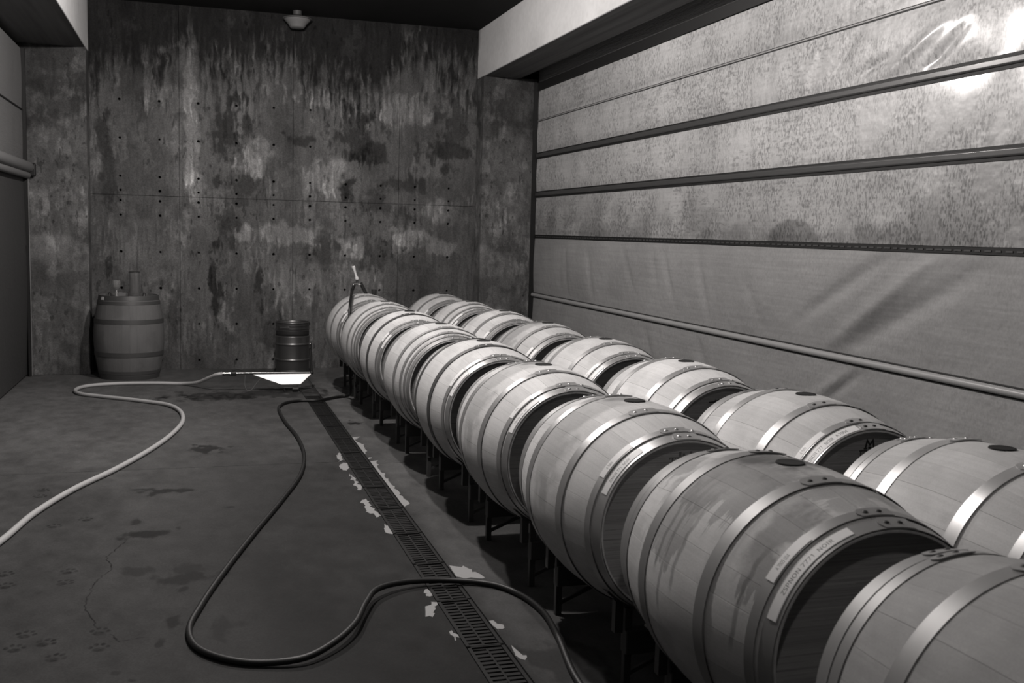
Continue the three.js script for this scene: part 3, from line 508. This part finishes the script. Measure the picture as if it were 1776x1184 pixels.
// ------------------------------------------------------------------ barrel racks
{
  const steel = mat(0.075, 0.45, { metalness: 0.3 }), xm = (X1 + X2) / 2, hx = (X2 - X1) / 2, lx = xm - 1.41;
  const legG = rbox(0.026, 0.284, 0.026, 0.003, 0, 0.142, 0), footG = rbox(0.06, 0.008, 0.06, 0.002, 0, 0.004, 0);
  const railG = merge([rbox(2 * lx + 0.026, 0.085, 0.05, 0.005, 0, 0.165, 0)]);
  const tieG = rod([0, 0.08, -0.35], [0, 0.08, 0.35], 0.009);
  const rz = 0.35, rr = radius(rz);
  const braceG = bar([-lx, 0.045, 0], [-lx + 0.19, 0.125, 0], 0.014, 0.014), brace2 = bar([lx, 0.045, 0], [lx - 0.19, 0.125, 0], 0.014, 0.014);
  const sad = (s, sg) => merge([shell((u, v, q) => { const a = (sg < 0 ? 22 : -44) * R + u * 22 * R, r = rr + (q ? 0.010 : 0.0005); return [s * hx + Math.sin(a) * r, BASE + BR - Math.cos(a) * r, (v - 0.5) * 0.05]; }, 6, 1), bar([s * hx - sg * 0.175, 0.20, 0], [s * hx - sg * 0.175, BASE + BR - Math.sqrt(rr * rr - 0.175 * 0.175) - 0.008, 0], 0.03, 0.03)]);
  const names = ['nearest', 'second nearest', 'third nearest', 'fourth nearest', 'fifth nearest', 'fourth farthest', 'third farthest', 'second farthest', 'farthest'];
  for (let k = -1; k < 8; k++) {
    const d = ((F8 + B8) / 2) + k * S;
    const t = thing('barrel_rack', `${names[k + 1]} dark steel two-barrel rack under the rows of barrels`, 'rack', [xm, 0, -d], 'steel racks under the barrels');
    for (const sx of [-1, 1]) for (const sz of [-1, 1]) { const l = part('leg', legG, steel, t); l.position.set(sx * lx, 0, sz * 0.35); }
    for (const sz of [-1, 1]) {
      const r = part('rail', railG, steel, t); r.position.z = sz * 0.35;
      for (const s of [-1, 1]) for (const sg of [-1, 1]) part('saddle', sad(s, sg), steel, t).position.z = sz * 0.35;
      part('brace', braceG, steel, t).position.z = sz * 0.35; part('brace', brace2, steel, t).position.z = sz * 0.35;
    }
    for (const sx of [-1, 1]) part('tie_rod', tieG, steel, t).position.x = sx * 0.12;
  }
}

// ------------------------------------------------------------------ hoses
{
  const o = thing('white_hose', 'thick pale hose snaking across the floor to the spray washer', 'hose');
  const p = [[-1.3, 3.4], [-1.12, 4.35], [-0.894, 5.31], [-0.81, 5.81], [-0.664, 6.32], [-0.478, 6.78], [-0.289, 7.36], [-0.158, 7.91], [-0.094, 8.41], [-0.125, 8.89], [-0.23, 9.2], [-0.47, 9.45], [-0.77, 9.7], [-0.978, 9.89], [-1.045, 10.12], [-0.97, 10.36], [-0.729, 10.48], [-0.364, 10.48], [-0.12, 10.42]].map(([x, d]) => [x, 0.0175, -d]);
  p.push([0.02, 0.05, -10.25], [0.13, 0.12, -10.08], [0.2, 0.16, -10.0], [0.245, 0.166, -9.995]);
  part('hose_tube', tube(p, 0.0165, 340, 12), mat(0.5, 0.55), o);
}
{
  const o = thing('black_hose', 'black rubber hose looping over the floor drain and up to the hand valve', 'hose');
  const p = [[1.405, 0.975, -9.69], [1.36, 0.92, -9.45], [1.325, 0.82, -9.27], [1.32, 0.62, -9.25], [1.325, 0.36, -9.25], [1.34, 0.12, -9.28], [1.345, 0.03, -9.42], [1.31, 0.0145, -9.46], [1.246, 0.0145, -9.43], [1.041, 0.016, -9.259], [0.891, 0.0145, -9.27], [0.76, 0.0145, -9.17], [0.69, 0.0145, -8.98], [0.673, 0.0145, -8.75], [0.68, 0.0145, -8.24], [0.715, 0.0145, -7.65], [0.706, 0.0145, -7.05], [0.63, 0.0145, -6.47], [0.469, 0.0145, -5.86], [0.276, 0.0145, -5.21], [0.122, 0.0145, -4.66], [0.02, 0.0145, -4.25], [-0.027, 0.0145, -3.98], [0.008, 0.0145, -3.79], [0.115, 0.0145, -3.66], [0.231, 0.0145, -3.609], [0.368, 0.024, -3.6], [0.482, 0.034, -3.69], [0.577, 0.042, -3.83], [0.656, 0.044, -4.046], [0.73, 0.04, -4.204], [0.856, 0.03, -4.29], [1.047, 0.018, -4.31], [1.231, 0.0145, -4.23], [1.316, 0.0145, -4.08], [1.348, 0.0145, -3.87], [1.324, 0.0145, -3.62], [1.257, 0.0145, -3.22], [1.24, 0.0145, -2.6]];
  part('hose_tube', tube(p, 0.0125, 420, 12), mat(0.008, 0.5), o);
}
// ------------------------------------------------------------------ hand valve and stopper on the farthest barrel
{
  const d = F8 + 7 * S, top = BASE + 2 * BR, black = mat(0.012, 0.4), steel = mat(0.5, 0.3, { metalness: 0.9 });
  const o = thing('hand_valve', 'hand valve with a white grip and black tube in the farthest barrel', 'valve', [X1, top, -d]);
  const B = (x, y) => [x - X1, y - top, 0];
  part('dip_tube', tube([[0.004, -0.004, 0], [-0.022, 0.045, 0], [-0.05, 0.10, 0]], 0.0165, 20, 12), black, o);
  part('valve_body', merge([rod(B(1.428, 1.027), B(1.492, 1.033), 0.015, 12), rod(B(1.468, 1.02), B(1.463, 1.072), 0.011, 12)]), mat(0.12, 0.35, { metalness: 0.8 }), o);
  const c = part('clamp', new THREE.TorusGeometry(0.018, 0.005, 8, 20).rotateY(1.3).translate(...B(1.432, 1.018)), steel, o); part('clamp', new THREE.TorusGeometry(0.018, 0.005, 8, 20).rotateX(1.3).translate(...B(1.484, 1.022)), steel, o);
  part('hose_end', tube([B(1.436, 1.02), [1.418 - X1, 0.99 - top, 0.04], [1.405 - X1, 0.975 - top, 0.081]], 0.0155, 16, 12), black, o);
  const grip = lathe([[0.0001, 0], [0.014, 0], [0.0175, 0.008], [0.0175, 0.02], [0.011, 0.034], [0.010, 0.06], [0.0125, 0.10], [0.0175, 0.128], [0.0165, 0.136], [0.0001, 0.137]], 20);
  grip.rotateZ(0.30).translate(...B(1.466, 1.068));
  part('grip', grip, mat(0.62, 0.45), o, 'white grip');
  const s = thing('bung_stopper', 'black rubber stopper standing on the farthest barrel beside the hand valve', 'stopper', [X1 + 0.075, top - 0.0115, -d + 0.02]);
  part('stopper_body', lathe([[0.0001, 0], [0.0225, 0], [0.026, 0.045], [0.0275, 0.049], [0.0265, 0.054], [0.0001, 0.054]], 24), mat(0.02, 0.6), s);
}
// ------------------------------------------------------------------ keg
{
  const steel = mat(0.22, 0.36, { metalness: 0.9 }), dk = mat(0.12, 0.45, { metalness: 0.85 });
  const o = thing('beer_keg', 'dull steel keg with two rolled ribs standing by the far wall', 'keg', [0.988, 0, -11.12]);
  part('keg_body', lathe([[0.0001, 0.02], [0.15, 0.02], [0.168, 0.045], [0.176, 0.075], [0.177, 0.148], [0.184, 0.154], [0.190, 0.163], [0.184, 0.172], [0.177, 0.178], [0.177, 0.312], [0.184, 0.318], [0.190, 0.327], [0.184, 0.336], [0.177, 0.342], [0.177, 0.405], [0.174, 0.414], [0.160, 0.420], [0.14, 0.44], [0.07, 0.456], [0.0001, 0.458]], 56), steel, o);
  const arc = (a0, a1, y0, y1, n) => shell((u, v, s) => { const a = a0 + u * (a1 - a0), r = (s ? 0.170 : 0.174) + 0.004 * sstep(0.85, 1, v); return [Math.sin(a) * r, y0 + v * (y1 - y0), Math.cos(a) * r]; }, n, 3);
  const col = [arc(0, 6.2832, 0.466, 0.488, 48), arc(0, 6.2832, 0.523, 0.553, 48)];
  const hand = [-0.62, 2.5]; for (let i = 0; i < 2; i++) col.push(arc(hand[i] + 0.34, hand[(i + 1) % 2] - 0.34 + (i ? 6.2832 : 0), 0.486, 0.524, 24));
  part('keg_collar', merge(col), steel, o, 'steel collar with two hand slots');
  part('keg_neck_shade', lathe([[0.152, 0.41], [0.1715, 0.412], [0.1725, 0.44], [0.1715, 0.468], [0.170, 0.472], [0.152, 0.47], [0.152, 0.41]], 48), mat(0.02, 0.6), o, 'dark band with recess shade painted into its colour');  // near-black ring paints the shade of the recess under the collar
  part('keg_rim', new THREE.TorusGeometry(0.176, 0.0065, 10, 56).rotateX(Math.PI / 2).translate(0, 0.553, 0), steel, o);
  part('keg_foot', lathe([[0.158, 0], [0.176, 0], [0.178, 0.012], [0.172, 0.06], [0.166, 0.06], [0.158, 0.004], [0.158, 0]], 48), dk, o);
  part('keg_valve', lathe([[0.0001, 0.46], [0.032, 0.46], [0.032, 0.482], [0.026, 0.49], [0.0001, 0.49]], 24), dk, o);
}
// ------------------------------------------------------------------ spray washer: pipe, lever valve, riser and white splash plate
{
  const steel = mat(0.30, 0.22, { metalness: 0.95 }), dk = mat(0.02, 0.5);
  const o = thing('barrel_washer', 'steel pipe barrel washer with a bright trapezoid splash plate in front of the keg', 'washer', [0.87, 0, -9.995]);
  const q = (x) => x - 0.87;
  part('coupling', merge([rod([q(0.245), 0.166, 0], [q(0.272), 0.166, 0], 0.022, 14), rod([q(0.272), 0.166, 0], [q(0.30), 0.166, 0], 0.017, 14), rod([q(0.30), 0.166, 0], [q(0.318), 0.166, 0], 0.021, 14)]), steel, o);
  const v = part('valve_body', merge([rod([q(0.318), 0.167, 0], [q(0.372), 0.167, 0], 0.021, 14), rod([q(0.345), 0.167, 0], [q(0.345), 0.198, 0], 0.010, 10)]), dk, o);
  part('lever', tube([[q(0.34), 0.194, 0], [q(0.36), 0.205, 0], [q(0.395), 0.207, 0], [q(0.43), 0.198, 0]], 0.005, 14, 8), dk, v);
  part('pipe', rod([q(0.37), 0.168, 0], [q(1.066), 0.165, 0], 0.0105, 14), steel, o);
  part('elbow', new THREE.SphereGeometry(0.0185, 14, 10).translate(q(1.07), 0.165, 0), dk, o);
  part('riser', rod([q(1.07), 0.165, 0], [q(1.055), 0.41, 0], 0.0115, 12), dk, o);
  part('spray_head', merge([new THREE.SphereGeometry(0.017, 14, 10).translate(q(1.054), 0.44, 0), rod([q(1.055), 0.40, 0], [q(1.054), 0.428, 0], 0.015, 12)]), steel, o);
  const plate = new THREE.Shape(); plate.moveTo(-0.345, 0); plate.lineTo(0.195, 0); plate.lineTo(0.088, -0.108); plate.lineTo(-0.09, -0.108);
  const g = new THREE.ExtrudeGeometry(plate, { depth: 0.004, bevelEnabled: true, bevelSize: 0.0015, bevelThickness: 0.0015, bevelSegments: 1 });
  g.rotateX(-0.62).translate(0, 0.152, 0.005);
  part('splash_plate', g, mat(0.72, 0.42, { metalness: 0.5 }), o, 'bright polished trapezoid plate');
  part('foot', merge([rod([0.01, 0.024, 0.11], [0.065, 0.024, 0.11], 0.024, 16), rod([-0.07, 0.038, 0.09], [0.09, 0.038, 0.09], 0.008, 10), rod([-0.06, 0.008, 0.02], [-0.06, 0.008, 0.14], 0.008, 8), rod([0.085, 0.008, 0.02], [0.085, 0.008, 0.14], 0.008, 8), rod([-0.06, 0.008, 0.09], [-0.06, 0.04, 0.09], 0.007, 8), rod([0.085, 0.008, 0.09], [0.085, 0.04, 0.09], 0.007, 8)]), dk, o, 'dark roller foot');
  part('wire_loop', tube([[q(0.452), 0.15, 0.004], [q(0.45), 0.05, 0.01], [q(0.47), 0.008, 0.02], [q(0.5), 0.008, 0.02], [q(0.56), 0.08, 0.012], [q(0.6), 0.125, 0.015]], 0.0016, 40, 6), mat(0.2, 0.5), o);
}
// ------------------------------------------------------------------ glassware on the upright barrel
{
  const glass = new THREE.MeshPhysicalMaterial({ color: lin(0.78), roughness: 0.06, transmission: 0.93, thickness: 0, ior: 1.5 });
  const headY = UPS * (BL - 0.024), at = (x, dz) => [x, headY, -UPD + dz];
  const jar = thing('glass_jar', 'tall clear glass cylinder on the upright barrel', 'jar', at(-0.577, -0.02));
  part('jar_wall', lathe([[0.0001, 0.008], [0.044, 0.008], [0.048, 0.02], [0.048, 0.24], [0.054, 0.25], [0.0545, 0.243], [0.052, 0.235], [0.052, 0.015], [0.050, 0.006], [0.0001, 0.006]], 44), glass, jar);
  part('jar_rim', new THREE.TorusGeometry(0.054, 0.0042, 8, 40).rotateX(Math.PI / 2).translate(0, 0.25, 0), new THREE.MeshPhysicalMaterial({ color: lin(0.03), roughness: 0.12, clearcoat: 1 }), jar);
  part('jar_base', lathe([[0.0001, 0], [0.052, 0], [0.052, 0.006], [0.0001, 0.006]], 32), new THREE.MeshPhysicalMaterial({ color: lin(0.7), roughness: 0.1, transmission: 0.7, thickness: 0 }), jar);
  const gob = thing('wine_goblet', 'small cut-glass goblet on the left of the upright barrel top', 'glass', at(-0.747, 0.0));
  const bowl = lathe([[0.006, 0.065], [0.022, 0.075], [0.038, 0.10], [0.042, 0.13], [0.038, 0.165]], 12); bowl.deleteAttribute('normal'); const bf = bowl.toNonIndexed(); bf.computeVertexNormals();
  part('bowl', bf, new THREE.MeshPhysicalMaterial({ color: lin(0.6), roughness: 0.07, transmission: 0.75, thickness: 0, ior: 1.7, clearcoat: 1, clearcoatRoughness: 0.05 }), gob);
  part('stem', lathe([[0.0001, 0], [0.034, 0], [0.034, 0.003], [0.008, 0.010], [0.006, 0.03], [0.011, 0.042], [0.006, 0.055], [0.008, 0.066], [0.0001, 0.068]], 20), new THREE.MeshPhysicalMaterial({ color: lin(0.75), roughness: 0.1, transmission: 0.6, thickness: 0, clearcoat: 1 }), gob);
  const tum = thing('tumbler', 'faint small tumbler to the right of the glass jar', 'glass', at(-0.478, -0.03));
  part('tumbler_wall', lathe([[0.0001, 0.003], [0.026, 0.003], [0.03, 0.10]], 28), glass, tum);
  part('tumbler_rim', new THREE.TorusGeometry(0.03, 0.0014, 6, 28).rotateX(Math.PI / 2).translate(0, 0.10, 0), mat(0.2, 0.15), tum);
  const tray = thing('metal_tray', 'low pale tray behind the goblet on the upright barrel', 'tray', at(-0.66, -0.15));
  part('tray_base', rbox(0.16, 0.006, 0.10, 0.002, 0, 0.003, 0), mat(0.16, 0.5), tray); part('tray_edge', merge([rbox(0.16, 0.03, 0.006, 0.002, 0, 0.018, 0.047), rbox(0.16, 0.03, 0.006, 0.002, 0, 0.018, -0.047)]), mat(0.16, 0.5), tray);
  [[-0.80, 'left'], [-0.477, 'right']].forEach(([x, side]) => {
    const k = thing('wire_hook', `small black wire loop on the ${side} of the upright barrel top`, 'hook', at(x, side === 'left' ? 0.17 : 0.18));
    part('loop', tube([[-0.012, 0.0, 0], [-0.011, 0.035, 0], [-0.002, 0.052, 0], [0.008, 0.046, 0], [0.012, 0.02, 0], [0.012, 0.0, 0]], 0.0038, 24, 8), mat(0.006, 0.5), k);
  });
}
{ // white label stuck on the top hoop of the upright barrel
  const up = scene.children.find((c) => c.name === 'upright_barrel');
  const g = shell((u, v, s) => { const a = -1.02 + u * 0.16, z = BL - 0.045 + v * 0.032, r = radius(z - BL / 2) + (s ? 0.0032 : 0.0048); return [Math.sin(a) * r, z, Math.cos(a) * r]; }, 6, 1);
  part('paper_label', g, mat(0.6, 0.6), up, 'small white label on the top hoop');
}
// ------------------------------------------------------------------ ceiling lamps: a pan, a bowl below it; one is switched off
const panG = lathe([[0.0001, 0.045], [0.05, 0.045], [0.06, 0.02], [0.145, 0.012], [0.150, 0.004], [0.145, 0.0], [0.0001, 0.0]], 40);
const bowlG = lathe([[0.135, -0.002], [0.128, -0.018], [0.100, -0.045], [0.078, -0.078], [0.068, -0.092], [0.0001, -0.096]], 40);
const panMat = mat(0.12, 0.5);
function lamp(x, d, y, cd, label) {
  const o = thing('ceiling_lamp', label, 'lamp', [x, y, -d]);
  part('stem', new THREE.CylinderGeometry(0.045, 0.045, CEIL - y - 0.04, 20).translate(0, (CEIL - y + 0.04) / 2, 0), mat(0.06, 0.6), o);
  part('pan', panG, panMat, o);
  if (!cd) { part('bowl', bowlG, new THREE.MeshPhysicalMaterial({ color: lin(0.2), roughness: 0.5, transmission: 0.2, thickness: 0 }), o, 'frosted bowl, not lit'); return; }
  part('bowl', bowlG, new THREE.MeshStandardMaterial({ color: lin(0.8), emissive: LAMP_TINT, emissiveIntensity: 6 }), o, 'glowing frosted bowl');
  const l = new THREE.PointLight(LAMP_TINT, cd, 0, 2); l.position.set(0, -0.05, 0); l.castShadow = true; l.shadow.radius = 2.6; l.name = 'lamp_light'; o.add(l);
}
lamp(1.045, 11.36, 3.715, 0, 'unlit frosted ceiling lamp near the far wall');
lamp(...LAMPS[0].slice(0, 2), LAMP_Y, LAMPS[0][2], 'lit ceiling lamp above the far half of the floor drain');
lamp(...LAMPS[1].slice(0, 2), LAMP_Y, LAMPS[1][2], 'lit ceiling lamp above the middle of the barrel row');
lamp(...LAMPS[2].slice(0, 2), LAMP_Y, LAMPS[2][2], 'lit ceiling lamp above the photographer');

renderer.render(scene, camera);
